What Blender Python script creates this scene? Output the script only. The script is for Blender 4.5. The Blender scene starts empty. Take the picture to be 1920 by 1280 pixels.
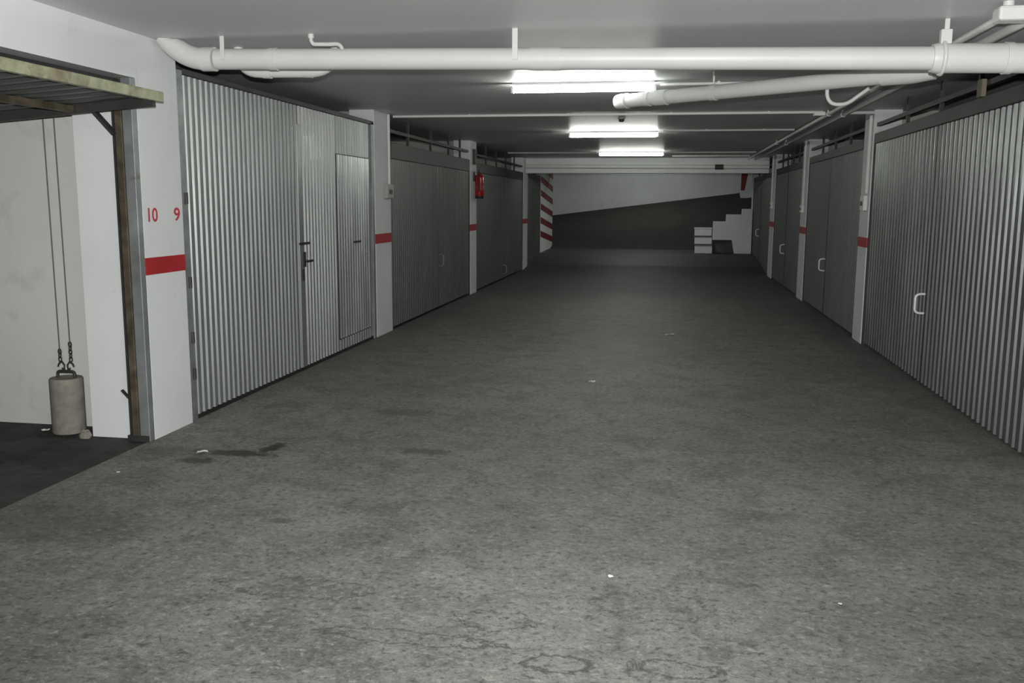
import bpy, math, random
from mathutils import Vector, Matrix

# ------------------------------------------------------------------ camera, world, light
scn = bpy.context.scene
COL = scn.collection
scn.view_settings.view_transform = 'Standard'
scn.view_settings.look = 'None'
scn.view_settings.gamma = 1.0
scn.view_settings.exposure = 0.0

EYE = Vector((0, 0, 1.6))
YAW, PITCH, ROLL = 0.168, 0.1516, 0.0056
cam = bpy.data.cameras.new('camera')
cam.sensor_width = 36.0
cam.lens = 1700 / 1920 * 36
cam.clip_end = 200
cam_ob = bpy.data.objects.new('camera', cam)
COL.objects.link(cam_ob)
right0 = Vector((math.cos(YAW), math.sin(YAW), 0))
f0 = Vector((-math.sin(YAW), math.cos(YAW), 0))
up0 = Vector((0, 0, 1))
fwd = f0 * math.cos(PITCH) - up0 * math.sin(PITCH)
upv = up0 * math.cos(PITCH) + f0 * math.sin(PITCH)
R = right0 * math.cos(ROLL) + upv * math.sin(ROLL)
U = upv * math.cos(ROLL) - right0 * math.sin(ROLL)
M = Matrix((R, U, -fwd)).transposed().to_4x4()
M.translation = EYE
cam_ob.matrix_world = M
scn.camera = cam_ob

world = bpy.data.worlds.new('world')
scn.world = world
world.use_nodes = True
world.node_tree.nodes['Background'].inputs[0].default_value = (0.6, 0.65, 0.65, 1)
world.node_tree.nodes['Background'].inputs[1].default_value = 0.02

# the camera's own flash, a hand's breadth above the lens
FLASH_W = 1200.0
fl = bpy.data.lights.new('camera_flash', 'SPOT')
fl.energy = FLASH_W
fl.color = (1.0, 0.99, 0.97)
fl.spot_size = math.radians(112)
fl.spot_blend = 0.75
fl.shadow_soft_size = 0.02
fo = bpy.data.objects.new('camera_flash', fl)
COL.objects.link(fo)
fo.location = EYE + U * 0.14 + R * 0.0
fo.rotation_euler = M.to_euler()
fo.rotation_euler = (M @ Matrix.Rotation(math.radians(17), 4, 'X')).to_euler()

# fluorescent battens of the same row that hang outside the picture (behind the camera, past the beam), and one added over the ramp to light the far wall
for ly, lz, en in ((2.7, 2.56, 4), (-2.4, 2.56, 9), (24.4, 2.58, 26), (29.6, 4.1, 36)):
    al = bpy.data.lights.new('unseen_light', 'AREA')
    al.shape = 'RECTANGLE'
    al.size = 1.3
    al.size_y = 0.06
    al.energy = en
    al.color = (0.97, 1.0, 0.95)
    ao = bpy.data.objects.new('unseen_light', al)
    ao.location = (-0.8, ly, lz)
    COL.objects.link(ao)

TUBE = 80.0        # radiance of the tubes in the picture

XL, XR, HC = -3.38, 2.25, 2.655

# ------------------------------------------------------------------ helpers
def tag(o, label=None, cat=None, group=None, kind=None):
    if label: o['label'] = label
    if cat: o['category'] = cat
    if group: o['group'] = group
    if kind: o['kind'] = kind
    return o

def empty(name, loc, label, cat, group=None):
    o = bpy.data.objects.new(name, None)
    o.location = loc
    o.empty_display_size = 0.1
    COL.objects.link(o)
    return tag(o, label, cat, group, 'thing')

class MB:
    """collects shapes in world coordinates and links them as one mesh object"""
    def __init__(s):
        s.v, s.f, s.sm = [], [], []
    def quad(s, pts, smooth=False):
        n = len(s.v)
        s.v += [tuple(p) for p in pts]
        s.f.append(tuple(range(n, n + len(pts))))
        s.sm.append(smooth)
        return s
    def box(s, a, b):
        x0, y0, z0 = a
        x1, y1, z1 = b
        x0, x1 = min(x0, x1), max(x0, x1)
        y0, y1 = min(y0, y1), max(y0, y1)
        z0, z1 = min(z0, z1), max(z0, z1)
        n = len(s.v)
        s.v += [(x0, y0, z0), (x1, y0, z0), (x1, y1, z0), (x0, y1, z0),
                (x0, y0, z1), (x1, y0, z1), (x1, y1, z1), (x0, y1, z1)]
        for q in ((3, 2, 1, 0), (4, 5, 6, 7), (0, 1, 5, 4), (1, 2, 6, 5), (2, 3, 7, 6), (3, 0, 4, 7)):
            s.f.append(tuple(n + i for i in q))
            s.sm.append(False)
        return s
    def bar(s, p, q, w, h, ref=(0, 0, 1)):
        """a rectangular bar from p to q"""
        p, q = Vector(p), Vector(q)
        d = (q - p).normalized()
        ref = Vector(ref)
        if abs(d.dot(ref)) > 0.95: ref = Vector((0, 1, 0))
        a = d.cross(ref).normalized() * w / 2
        b = a.cross(d).normalized() * h / 2
        n = len(s.v)
        for c in (p, q):
            s.v += [tuple(c - a - b), tuple(c + a - b), tuple(c + a + b), tuple(c - a + b)]
        for t in ((0, 1, 2, 3), (7, 6, 5, 4), (0, 4, 5, 1), (1, 5, 6, 2), (2, 6, 7, 3), (3, 7, 4, 0)):
            s.f.append(tuple(n + i for i in t))
            s.sm.append(False)
        return s
    def tube(s, pts, r, n=16, closed=False, cap=True):
        pts = [Vector(p) for p in pts]
        m = len(pts)
        rs = r if isinstance(r, (list, tuple)) else [r] * m
        base = len(s.v)
        prev = None
        for i, p in enumerate(pts):
            if closed:
                d = (pts[(i + 1) % m] - pts[i - 1]).normalized()
            else:
                d = (pts[min(i + 1, m - 1)] - pts[max(i - 1, 0)]).normalized()
            if prev is None:
                ref = Vector((0, 0, 1)) if abs(d.z) < 0.9 else Vector((1, 0, 0))
                a = d.cross(ref).normalized()
            else:
                a = (prev - d * prev.dot(d)).normalized()
            prev = a
            b = d.cross(a)
            for k in range(n):
                t = 2 * math.pi * k / n
                s.v.append(tuple(p + (a * math.cos(t) + b * math.sin(t)) * rs[i]))
        for i in range(m if closed else m - 1):
            j = (i + 1) % m
            for k in range(n):
                l = (k + 1) % n
                s.f.append((base + i * n + k, base + j * n + k, base + j * n + l, base + i * n + l))
                s.sm.append(True)
        if cap and not closed:
            s.quad([s.v[base + k] for k in range(n)])
            s.quad([s.v[base + (m - 1) * n + k] for k in reversed(range(n))])
        return s
    def lathe(s, c, prof, n=24):
        """prof: list of (r, z) turned about the vertical through c"""
        c = Vector(c)
        pts = [c + Vector((0, 0, z)) for r, z in prof]
        base = len(s.v)
        for (r, z) in prof:
            for k in range(n):
                t = 2 * math.pi * k / n
                s.v.append((c.x + r * math.cos(t), c.y + r * math.sin(t), c.z + z))
        for i in range(len(prof) - 1):
            for k in range(n):
                l = (k + 1) % n
                s.f.append((base + i * n + k, base + i * n + l, base + (i + 1) * n + l, base + (i + 1) * n + k))
                s.sm.append(True)
        s.quad([s.v[base + k] for k in reversed(range(n))])
        s.quad([s.v[base + (len(prof) - 1) * n + k] for k in range(n)])
        return s
    def build(s, name, mat, parent=None, bevel=0, label=None, cat=None, group=None, kind=None, origin=None):
        me = bpy.data.meshes.new(name)
        if parent is not None:
            o0 = Vector((0, 0, 0))
            p = parent
            while p is not None:
                o0 += p.location
                p = p.parent
            if origin is not None:
                org = Vector(origin)
            else:
                org = o0.copy()
        else:
            o0 = Vector((0, 0, 0))
            org = Vector(origin) if origin is not None else Vector((0, 0, 0))
        me.from_pydata([tuple(Vector(v) - org) for v in s.v], [], s.f)
        me.polygons.foreach_set('use_smooth', s.sm)
        me.materials.append(mat)
        me.update()
        o = bpy.data.objects.new(name, me)
        o.location = org - o0
        COL.objects.link(o)
        if parent is not None: o.parent = parent
        if bevel:
            bv = o.modifiers.new('bevel', 'BEVEL')
            bv.width = bevel
            bv.segments = 2
            bv.limit_method = 'ANGLE'
        return tag(o, label, cat, group, kind)

def arc(p0, p1, p2, n=8):
    """smooth bend from p0 to p2 with its corner at p1"""
    p0, p1, p2 = Vector(p0), Vector(p1), Vector(p2)
    return [p0 * (1 - t) ** 2 + p1 * 2 * t * (1 - t) + p2 * t * t for t in [i / n for i in range(n + 1)]]

# ------------------------------------------------------------------ materials
class NT:
    def __init__(s, name):
        s.m = bpy.data.materials.new(name)
        s.m.use_nodes = True
        s.t = s.m.node_tree
        s.b = s.t.nodes['Principled BSDF']
        s.tc = s.t.nodes.new('ShaderNodeTexCoord')
    def n(s, typ, **kw):
        o = s.t.nodes.new(typ)
        for k, v in kw.items():
            if k in o.inputs.keys(): o.inputs[k].default_value = v
            else: setattr(o, k, v)
        return o
    def l(s, a, b): s.t.links.new(a, b)
    def coords(s, scale=(1, 1, 1), kind='Object'):
        mp = s.n('ShaderNodeMapping')
        mp.inputs['Scale'].default_value = scale
        s.l(s.tc.outputs[kind], mp.inputs['Vector'])
        return mp.outputs['Vector']
    def noise(s, vec, scale, detail=4, rough=0.55, dist=0.0):
        o = s.n('ShaderNodeTexNoise')
        o.inputs['Scale'].default_value = scale
        o.inputs['Detail'].default_value = detail
        o.inputs['Roughness'].default_value = rough
        o.inputs['Distortion'].default_value = dist
        s.l(vec, o.inputs['Vector'])
        return o.outputs['Fac']
    def ramp(s, fac, stops):
        o = s.n('ShaderNodeValToRGB')
        e = o.color_ramp.elements
        while len(e) < len(stops): e.new(0.5)
        for x, (p, c) in zip(e, stops):
            x.position = p
            x.color = (c, c, c, 1) if not isinstance(c, tuple) else (*c, 1)
        s.l(fac, o.inputs['Fac'])
        return o.outputs['Color']
    def mix(s, fac, a, b, typ='MIX'):
        o = s.n('ShaderNodeMix', data_type='RGBA', blend_type=typ)
        for i, x in ((0, fac), (6, a), (7, b)):
            if isinstance(x, (int, float)): o.inputs[i].default_value = x
            elif isinstance(x, tuple): o.inputs[i].default_value = (*x, 1)
            else: s.l(x, o.inputs[i])
        return o.outputs[2]
    def math(s, op, a, b=None, c=None):
        o = s.n('ShaderNodeMath', operation=op)
        for i, x in enumerate((a, b, c)):
            if x is None: continue
            if isinstance(x, (int, float)): o.inputs[i].default_value = x
            else: s.l(x, o.inputs[i])
        return o.outputs[0]
    def bump(s, h, strength, dist=0.01):
        o = s.n('ShaderNodeBump')
        o.inputs['Strength'].default_value = strength
        o.inputs['Distance'].default_value = dist
        s.l(h, o.inputs['Height'])
        s.l(o.outputs['Normal'], s.b.inputs['Normal'])

def paint(name, col, rough=0.6, var=0.1, scale=2.0, dirt=None, metal=0.0, spec=0.5, bump=0.0, dscale=3.0, dlo=0.62, dhi=0.75):
    q = NT(name)
    v = q.coords()
    n = q.noise(v, scale, 5)
    lo = tuple(c * (1 - var) for c in col)
    hi = tuple(min(1, c * (1 + var)) for c in col)
    c = q.mix(q.ramp(n, [(0.3, 0.0), (0.7, 1.0)]), lo, hi)
    if dirt:
        d = q.noise(v, dscale, 8, 0.65, 0.6)
        c = q.mix(q.ramp(d, [(dlo, 0.0), (dhi, 1.0)]), c, dirt)
    q.l(c, q.b.inputs['Base Color'])
    q.b.inputs['Roughness'].default_value = rough
    q.b.inputs['Metallic'].default_value = metal
    q.b.inputs['Specular IOR Level'].default_value = spec
    if bump: q.bump(q.noise(v, 60, 4), bump, 0.004)
    return q.m

WHITE = paint('white_wall_paint', (0.68, 0.70, 0.70), 0.75, 0.05, 1.2, dirt=(0.5, 0.5, 0.48), dscale=2.2, dlo=0.6, dhi=0.8, bump=0.1, spec=0.25)
PARTW = paint('old_white_plaster', (0.60, 0.60, 0.58), 0.85, 0.06, 1.0, dirt=(0.44, 0.43, 0.40), dscale=2.5, dlo=0.58, dhi=0.8, bump=0.15, spec=0.2)
BLOCKW = paint('bare_block_wall', (0.40, 0.385, 0.375), 0.9, 0.1, 2.0, spec=0.2)
CEIL = paint('ceiling_paint', (0.69, 0.70, 0.705), 0.42, 0.04, 0.6, bump=0.05, spec=0.06)
PIPEW = paint('white_pipe_paint', (0.62, 0.63, 0.62), 0.42, 0.04, 3.0)
CONDW = paint('white_conduit_plastic', (0.70, 0.71, 0.70), 0.5, 0.04, 3.0)
RED = paint('red_band_paint', (0.36, 0.012, 0.016), 0.5, 0.12, 6.0)
STRIPER = paint('dark_red_stripe_paint', (0.18, 0.012, 0.014), 0.55, 0.12, 6.0)
NUMRED = paint('red_number_paint', (0.50, 0.03, 0.04), 0.6, 0.25, 40.0)
EXTRED = paint('extinguisher_red_enamel', (0.33, 0.01, 0.016), 0.25, 0.05, 4.0)
DARK = paint('dark_steel', (0.035, 0.036, 0.036), 0.55, 0.3, 8.0, metal=0.2)
HEADER = paint('grey_brown_steel', (0.05, 0.048, 0.046), 0.6, 0.25, 5.0, metal=0.3)
BLACK = paint('black_rubber', (0.012, 0.012, 0.012), 0.6, 0.2, 8.0)
OLIVE = paint('weathered_olive_steel', (0.30, 0.31, 0.20), 0.5, 0.35, 9.0, dirt=(0.16, 0.12, 0.07), dscale=7.0, dlo=0.5, dhi=0.7, metal=0.3)
RUST = paint('rusty_brown_steel', (0.10, 0.085, 0.055), 0.6, 0.45, 7.0, dirt=(0.04, 0.03, 0.02), dscale=5.0, dlo=0.45, dhi=0.65, metal=0.3)
STEEL = paint('grey_channel_steel', (0.27, 0.29, 0.29), 0.5, 0.25, 6.0, dirt=(0.12, 0.10, 0.07), dscale=5.0, metal=0.5)
CONC = paint('cast_concrete', (0.23, 0.222, 0.187), 0.9, 0.18, 9.0, dirt=(0.17, 0.16, 0.13), dscale=12.0, dlo=0.5, dhi=0.72, bump=0.3, spec=0.2)
TREAD = paint('dark_tread_concrete', (0.10, 0.10, 0.095), 0.9, 0.2, 5.0)
BOXG = paint('grey_box_plastic', (0.34, 0.34, 0.33), 0.5, 0.06, 4.0)
HOUSING = paint('lamp_housing_enamel', (0.55, 0.57, 0.58), 0.4, 0.03, 3.0)
PAPER = paint('scrap_paper', (0.75, 0.75, 0.72), 0.8, 0.06, 20.0)
TAN = paint('tan_wood_block', (0.16, 0.145, 0.10), 0.7, 0.2, 9.0)
CABLE = paint('steel_cable', (0.10, 0.10, 0.10), 0.5, 0.2, 20.0, metal=0.4)
LABELW = paint('extinguisher_label', (0.26, 0.03, 0.035), 0.5, 0.1, 20.0)
HANDLEW = paint('pale_handle_enamel', (0.78, 0.80, 0.80), 0.35, 0.05, 6.0)

def galvanised(name, col, rough, metal, var, streak, patch=0.5):
    q = NT(name)
    v = q.coords((1, 1, 0.35))
    a = q.noise(v, 2.2, 5, 0.6, 0.4)
    b = q.noise(q.coords((30, 30, 0.8)), 1.0, 3)
    c = q.noise(q.coords(), 28.0, 3)
    lo = tuple(x * (1 - var) for x in col)
    hi = tuple(min(1, x * (1 + var)) for x in col)
    k = q.mix(q.ramp(a, [(0.3, 0.0), (0.72, 1.0)]), lo, hi)
    k = q.mix(streak, k, q.mix(q.ramp(b, [(0.35, 0.0), (0.65, 1.0)]), lo, hi))
    k = q.mix(0.18, k, q.mix(c, lo, hi))
    q.l(k, q.b.inputs['Base Color'])
    q.b.inputs['Metallic'].default_value = metal
    rr = q.math('MULTIPLY_ADD', a, patch, rough - patch * 0.5)
    q.l(rr, q.b.inputs['Roughness'])
    q.bump(q.noise(q.coords((1, 1, 0.25)), 7.0, 3), 0.25, 0.01)
    return q.m

GALV = galvanised('bright_galvanised_sheet', (0.255, 0.27, 0.263), 0.42, 0.5, 0.2, 0.5, 0.2)
GALVM = galvanised('second_galvanised_sheet', (0.30, 0.315, 0.308), 0.40, 0.55, 0.22, 0.45, 0.25)
GALVW = galvanised('glint_galvanised_sheet', (0.42, 0.435, 0.43), 0.32, 0.68, 0.42, 0.5, 0.3)  # wicket sheet: reflected glints put into a paler, patchier colour
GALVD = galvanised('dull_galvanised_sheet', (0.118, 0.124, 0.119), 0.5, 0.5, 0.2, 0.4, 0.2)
GALVR = galvanised('grey_galvanised_sheet', (0.195, 0.206, 0.20), 0.36, 0.72, 0.18, 0.4, 0.2)

def emitter(name, col, strength):
    m = bpy.data.materials.new(name)
    m.use_nodes = True
    t = m.node_tree
    t.nodes.clear()
    e = t.nodes.new('ShaderNodeEmission')
    e.inputs[0].default_value = (*col, 1)
    e.inputs[1].default_value = strength
    o = t.nodes.new('ShaderNodeOutputMaterial')
    t.links.new(e.outputs[0], o.inputs[0])
    return m
GLOW = emitter('fluorescent_tube_glow', (0.98, 1.0, 0.93), TUBE)

def floor_mat():
    q = NT('worn_concrete_floor')
    P = q.coords()
    big = q.noise(P, 0.55, 4, 0.55, 0.3)
    mid = q.noise(P, 3.2, 6, 0.65, 0.8)
    sw = q.noise(q.coords((0.95, 1.1, 1)), 30.0, 7, 0.75, 0.45)         # pitted screed
    fine = q.noise(q.coords((0.95, 1.1, 1)), 85.0, 4, 0.7, 0.3)
    scr = q.noise(q.coords((3.2, 22.0, 1)), 1.6, 5, 0.7, 0.5)            # long scuffs
    pat = q.noise(q.coords((0.8, 1.0, 1)), 5.5, 7, 0.72, 0.9)
    c = q.mix(q.ramp(big, [(0.33, 0.0), (0.68, 1.0)]), (0.145, 0.144, 0.134), (0.225, 0.222, 0.207))
    c = q.mix(q.ramp(mid, [(0.36, 0.6), (0.52, 0.0)]), c, (0.085, 0.085, 0.08))
    c = q.mix(q.ramp(pat, [(0.53, 0.0), (0.66, 0.38)]), c, (0.30, 0.297, 0.275))
    c = q.mix(q.ramp(pat, [(0.36, 0.6), (0.45, 0.0)]), c, (0.085, 0.085, 0.08))
    c = q.mix(q.ramp(sw, [(0.37, 0.85), (0.47, 0.0)]), c, (0.05, 0.049, 0.045))
    c = q.mix(q.ramp(sw, [(0.54, 0.0), (0.66, 0.7)]), c, (0.34, 0.335, 0.31))
    c = q.mix(q.ramp(fine, [(0.36, 0.55), (0.47, 0.0)]), c, (0.06, 0.059, 0.055))
    c = q.mix(q.ramp(fine, [(0.58, 0.0), (0.72, 0.4)]), c, (0.36, 0.355, 0.33))
    c = q.mix(q.ramp(scr, [(0.60, 0.0), (0.72, 0.35)]), c, (0.30, 0.297, 0.28))
    c = q.mix(q.ramp(scr, [(0.30, 0.40), (0.40, 0.0)]), c, (0.08, 0.08, 0.075))
    sep = q.n('ShaderNodeSeparateXYZ')
    q.l(q.tc.outputs['Object'], sep.inputs[0])
    X, Y = sep.outputs[0], sep.outputs[1]
    wob = q.noise(P, 9.0, 6, 0.75, 0.5)
    def spot(cx, cy, rx, ry, lo, hi, amt=1.0):
        dx = q.math('DIVIDE', q.math('SUBTRACT', X, cx), rx)
        dy = q.math('DIVIDE', q.math('SUBTRACT', Y, cy), ry)
        d = q.math('SQRT', q.math('ADD', q.math('MULTIPLY', dx, dx), q.math('MULTIPLY', dy, dy)))
        d = q.math('ADD', d, q.math('MULTIPLY', q.math('SUBTRACT', wob, 0.5), amt * 2.6))
        return d
    # oil stains on the floor
    for (cx, cy, rx, ry, k) in ((-2.52, 5.45, 0.08, 0.11, 0.95), (-2.68, 5.28, 0.30, 0.09, 0.85), (-2.85, 5.08, 0.16, 0.07, 0.7), (-1.5, 5.55, 0.20, 0.10, 0.55), (-1.95, 6.6, 0.3, 0.12, 0.4), (-3.0, 3.95, 0.5, 0.35, 0.3),
                                (-1.9, 4.15, 0.10, 0.05, 0.5), (-3.15, 5.25, 0.25, 0.12, 0.35)):
        d = spot(cx, cy, rx, ry, 0, 1)
        c = q.mix(q.math('MULTIPLY', q.ramp(d, [(0.55, 1.0), (1.0, 0.0)]), k), c, (0.028, 0.028, 0.026))
    # far dimness painted over grime, lamp sheen painted mid-aisle, darker edges along the doors
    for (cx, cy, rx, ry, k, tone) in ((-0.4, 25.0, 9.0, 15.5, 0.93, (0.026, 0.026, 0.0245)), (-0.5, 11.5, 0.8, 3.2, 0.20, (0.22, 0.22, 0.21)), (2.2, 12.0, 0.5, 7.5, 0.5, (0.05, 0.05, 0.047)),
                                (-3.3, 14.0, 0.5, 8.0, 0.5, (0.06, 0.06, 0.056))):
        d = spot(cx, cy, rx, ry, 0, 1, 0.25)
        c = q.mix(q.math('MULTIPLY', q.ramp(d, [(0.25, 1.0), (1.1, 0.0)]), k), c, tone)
    # broken-out rings and cracks in the screed near the camera
    for (cx, cy, rx, ry, wd) in ((0.08, 3.0, 0.15, 0.055, 0.16), (-0.33, 2.96, 0.12, 0.06, 0.22), (-0.9, 3.06, 0.32, 0.05, 0.14), (-0.62, 3.25, 0.16, 0.08, 0.08), (-1.5, 3.4, 0.3, 0.1, 0.06), (0.0, 3.5, 0.22, 0.12, 0.07)):
        d = spot(cx, cy, rx, ry, 0, 1, 0.8)
        e = q.math('ABSOLUTE', q.math('SUBTRACT', d, 1.0))
        c = q.mix(q.math('MULTIPLY', q.ramp(e, [(0.0, 1.0), (wd, 0.0)]), 0.8), c, (0.035, 0.034, 0.03))
    q.l(c, q.b.inputs['Base Color'])
    q.l(q.math('MULTIPLY_ADD', big, 0.25, 0.50), q.b.inputs['Roughness'])
    q.b.inputs['Specular IOR Level'].default_value = 0.3
    h = q.math('ADD', q.math('MULTIPLY', sw, 0.7), q.math('MULTIPLY', fine, 0.5))
    q.bump(h, 0.6, 0.008)
    return q.m
FLOOR = floor_mat()
GFLOOR = paint('oil_dark_garage_floor', (0.055, 0.054, 0.052), 0.8, 0.35, 2.5, dirt=(0.025, 0.024, 0.023), dscale=4.0, dlo=0.45, dhi=0.65, bump=0.4, spec=0.25)
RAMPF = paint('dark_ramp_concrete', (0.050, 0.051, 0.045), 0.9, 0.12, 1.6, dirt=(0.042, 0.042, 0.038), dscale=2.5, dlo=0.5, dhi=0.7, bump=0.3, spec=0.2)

# ------------------------------------------------------------------ the shell
YB, YF = -4.0, 32.0
def wall(name, a, b, mat=WHITE, bevel=0):
    return MB().box(a, b).build(name, mat, kind='structure', bevel=bevel)

# aisle floor: level to the last bay, then rising to the foot of the ramp
fm = MB()
ys = [YB] + [i * 1.0 for i in range(-3, 21)] + [20.8]
def zfloor(y):
    if y < 20.8: return 0.0
    if y < 24.6: return 0.27 * (0.5 - 0.5 * math.cos(math.pi * (y - 20.8) / 3.8))
    return 0.27 + (y - 24.6) * 0.012
fm.quad([(XL - 0.02, YB, 0), (XR + 0.3, YB, 0), (XR + 0.3, 20.8, 0), (XL - 0.02, 20.8, 0)])
yy = [20.8 + 0.3 * i for i in range(0, 20)] + [26.6]
for a, b in zip(yy[:-1], yy[1:]):
    fm.quad([(XL - 1.0, a, zfloor(a)), (XR + 1.2, a, zfloor(a)), (XR + 1.2, b, zfloor(b)), (XL - 1.0, b, zfloor(b))])
fm.quad([(XL - 1.0, YB, -0.2), (XL - 1.0, 26.6, -0.2), (XR + 1.2, 26.6, -0.2), (XR + 1.2, YB, -0.2)])
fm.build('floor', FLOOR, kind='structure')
MB().box((-10.0, 0.6, -0.2), (XL - 0.02, 5.9, -0.004)).build('floor_left', GFLOOR, kind='structure')
MB().box((-9.2, 5.9, -0.2), (XL - 0.02, 24.4, -0.003)).build('floor_left_garages', GFLOOR, kind='structure')
MB().box((XR + 0.3, 5.2, -0.2), (8.2, 25.6, -0.003)).build('floor_right_garages', GFLOOR, kind='structure')

# the ramp beyond: climbs away and towards the right
def zramp(x, y):
    t = (y - 26.6) / (YF - 26.6)
    t = max(0, min(1, t))
    zw = 1.20 + (x + 3.95) * (2.08 - 1.20) / 6.9
    z0 = zfloor(26.6)
    return z0 + (zw - z0) * t
rm = MB()
nx, ny = 16, 14
xs = [-4.6 + 8.6 * i / nx for i in range(nx + 1)]
rys = [26.6 + (YF + 0.2 - 26.6) * j / ny for j in range(ny + 1)]
for i in range(nx):
    for j in range(ny):
        rm.quad([(xs[i], rys[j], zramp(xs[i], rys[j])), (xs[i + 1], rys[j], zramp(xs[i + 1], rys[j])),
                 (xs[i + 1], rys[j + 1], zramp(xs[i + 1], rys[j + 1])), (xs[i], rys[j + 1], zramp(xs[i], rys[j + 1]))], True)
rm.build('floor_ramp', RAMPF, kind='structure')

wall('ceiling', (-10.2, YB - 0.2, HC), (8.4, 27.0, HC + 0.25), CEIL)
wall('ceiling_far', (-10.2, 27.0, 4.2), (8.4, YF + 0.4, 4.4), CEIL)
wall('wall_far', (-5.0, YF, 0.2), (4.6, YF + 0.2, 4.3), WHITE)
wall('wall_far_left', (-4.8, 27.0, 0.0), (-4.6, YF, 4.3), WHITE)
wall('wall_far_right', (4.0, 25.9, 0.0), (4.2, YF, 4.3), WHITE)
wall('wall_back', (XL, YB - 0.2, 0), (XR + 0.3, YB, HC), WHITE)
# left side by the open garage
wall('wall_left', (XL - 0.25, YB, 2.374), (XL, 5.49, HC), WHITE)
wall('wall_left_near', (XL - 0.25, YB, 0), (XL, 1.05, 2.374), WHITE)
wall('wall_left_garage_back', (-9.4, 0.6, 0), (-9.2, 5.9, HC), PARTW)
wall('wall_left_garage_near', (-9.2, 0.75, 0), (XL - 0.25, 0.95, HC), PARTW)
wall('wall_left_garage_side', (-9.2, 5.74, 0), (-3.83, 5.88, HC), PARTW)
# dividing walls between the lock-ups and their backs
for nm, y0, y1 in (('wall_left_divider_1', 10.5, 10.75), ('wall_left_divider_2', 15.72, 15.9), ('wall_left_divider_3', 21.7, 21.9)):
    wall(nm, (-9.2, y0, 0), (XL - 0.306, y1, HC), BLOCKW)
wall('wall_left_back', (-9.4, 5.9, 0), (-9.2, 24.9, HC), PARTW)
wall('wall_left_end', (-9.2, 24.75, 0), (XL - 0.30, 24.95, HC), PARTW)
for nm, y0, y1 in (('wall_right_divider_1', 11.16, 11.32), ('wall_right_divider_2', 16.0, 16.18), ('wall_right_divider_3', 20.75, 20.93)):
    wall(nm, (XR + 0.306, y0, 0), (8.0, y1, HC), BLOCKW)
wall('wall_right_back', (8.0, 5.2, 0), (8.2, 25.9, HC), PARTW)
wall('wall_right_end', (XR + 0.31, 25.75, 0), (8.0, 25.95, HC), PARTW)
wall('wall_right', (XR, YB, 0), (XR + 0.3, 5.88, HC), WHITE)
# the white beam that crosses the aisle at the last bay
wall('trim_1', (XL, 21.75, 2.30), (XR, 22.05, HC), WHITE, 0.01)

# ------------------------------------------------------------------ pillars
def pillar(d, y0, y1, label, band=True, name='pillar', depth=0.30, top=HC, bottom=0.0, bev=0.006):
    X0 = XL if d > 0 else XR
    root = empty(name, (X0 - d * depth / 2, (y0 + y1) / 2, bottom), label, 'pillar', 'painted pillars along the aisle')
    MB().box((X0, y0, bottom), (X0 - d * depth, y1, top)).build('shaft', WHITE, root, bevel=bev)
    if band:
        MB().box((X0 + d * 0.003, y0 - 0.001, 1.114), (X0 - d * 0.1, y1 + 0.001, 1.227)).build('red_band', RED, root, label='red painted band')
    return root

pA = pillar(1, 5.49, 5.985, 'broad white pillar with red numbers 10 and 9 beside the open garage', depth=0.465, bev=0)
for txt, ya, yb in (('10', 5.545, 5.66), ('9', 5.865, 5.945)):
    cu = bpy.data.curves.new('number', 'FONT')
    cu.body = txt
    cu.size = 1.0
    cu.extrude = 0.0
    cu.offset = 0.018
    tmp = bpy.data.objects.new('number_source', cu)
    COL.objects.link(tmp)
    bpy.context.view_layer.update()
    me = bpy.data.meshes.new_from_object(tmp.evaluated_get(bpy.context.evaluated_depsgraph_get()))
    bpy.data.objects.remove(tmp)
    xs_ = [v.co.x for v in me.vertices]; ys_ = [v.co.y for v in me.vertices]
    x0_, x1_, y0_, y1_ = min(xs_), max(xs_), min(ys_), max(ys_)
    for v in me.vertices:
        u = (v.co.x - x0_) / (x1_ - x0_); w = (v.co.y - y0_) / (y1_ - y0_)
        v.co = Vector((XL + 0.0025, ya + (yb - ya) * u, 1.462 + 0.093 * w)) - pA.location
    me.materials.clear(); me.materials.append(NUMRED)
    o = bpy.data.objects.new('painted_number', me)
    COL.objects.link(o); o.parent = pA
    o['label'] = 'red painted number ' + txt
pB = pillar(1, 10.31, 10.93, 'white pillar with red band and switch box right of the bright corrugated door')
pC = pillar(1, 15.55, 16.05, 'slim white pillar with red band carrying the fire extinguisher')
pD = pillar(1, 21.45, 22.10, 'white pillar on the left just before the red striped corner')
pE = pillar(-1, 10.97, 11.45, 'nearest white pillar on the right between corrugated doors')
pF = pillar(-1, 15.76, 16.40, 'second white pillar from the camera on the right side')
pG = pillar(-1, 20.42, 21.20, 'third white pillar on the right, near the far steps')
pH = pillar(-1, 25.62, 25.95, 'farthest thin white pillar at the end of the right doors beside the steps', band=False)

# striped corner at the foot of the ramp
ps = empty('striped_pillar', (XL - 0.15, 25.6, 0.2), 'white corner pillar with slanting dark red stripes at foot of ramp', 'pillar')
MB().box((XL, 24.42, 0.1), (XL - 0.30, 26.995, HC - 0.004)).build('shaft', WHITE, ps, bevel=0.006)
for k in range(6):
    z = 0.70 + k * 0.365
    y0, y1 = 24.425, 26.995
    h = 0.165
    drop = -0.22
    m = MB()
    za, zb = z, z + drop - 0.02
    pts = [(y0, za), (y1, zb), (y1, zb + h), (y0, za + h)]
    pts = [(a, min(b, HC - 0.003)) for a, b in pts]
    x0, x1 = XL + 0.004, XL - 0.05
    f = [(x0, a, b) for a, b in pts]
    g = [(x1, a, b) for a, b in pts]
    m.quad(f); m.quad(list(reversed(g)))
    for i in range(4):
        j = (i + 1) % 4
        m.quad([f[j], f[i], g[i], g[j]])
    m.build('stripe', STRIPER, ps, label='dark red slanting stripe')

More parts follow.
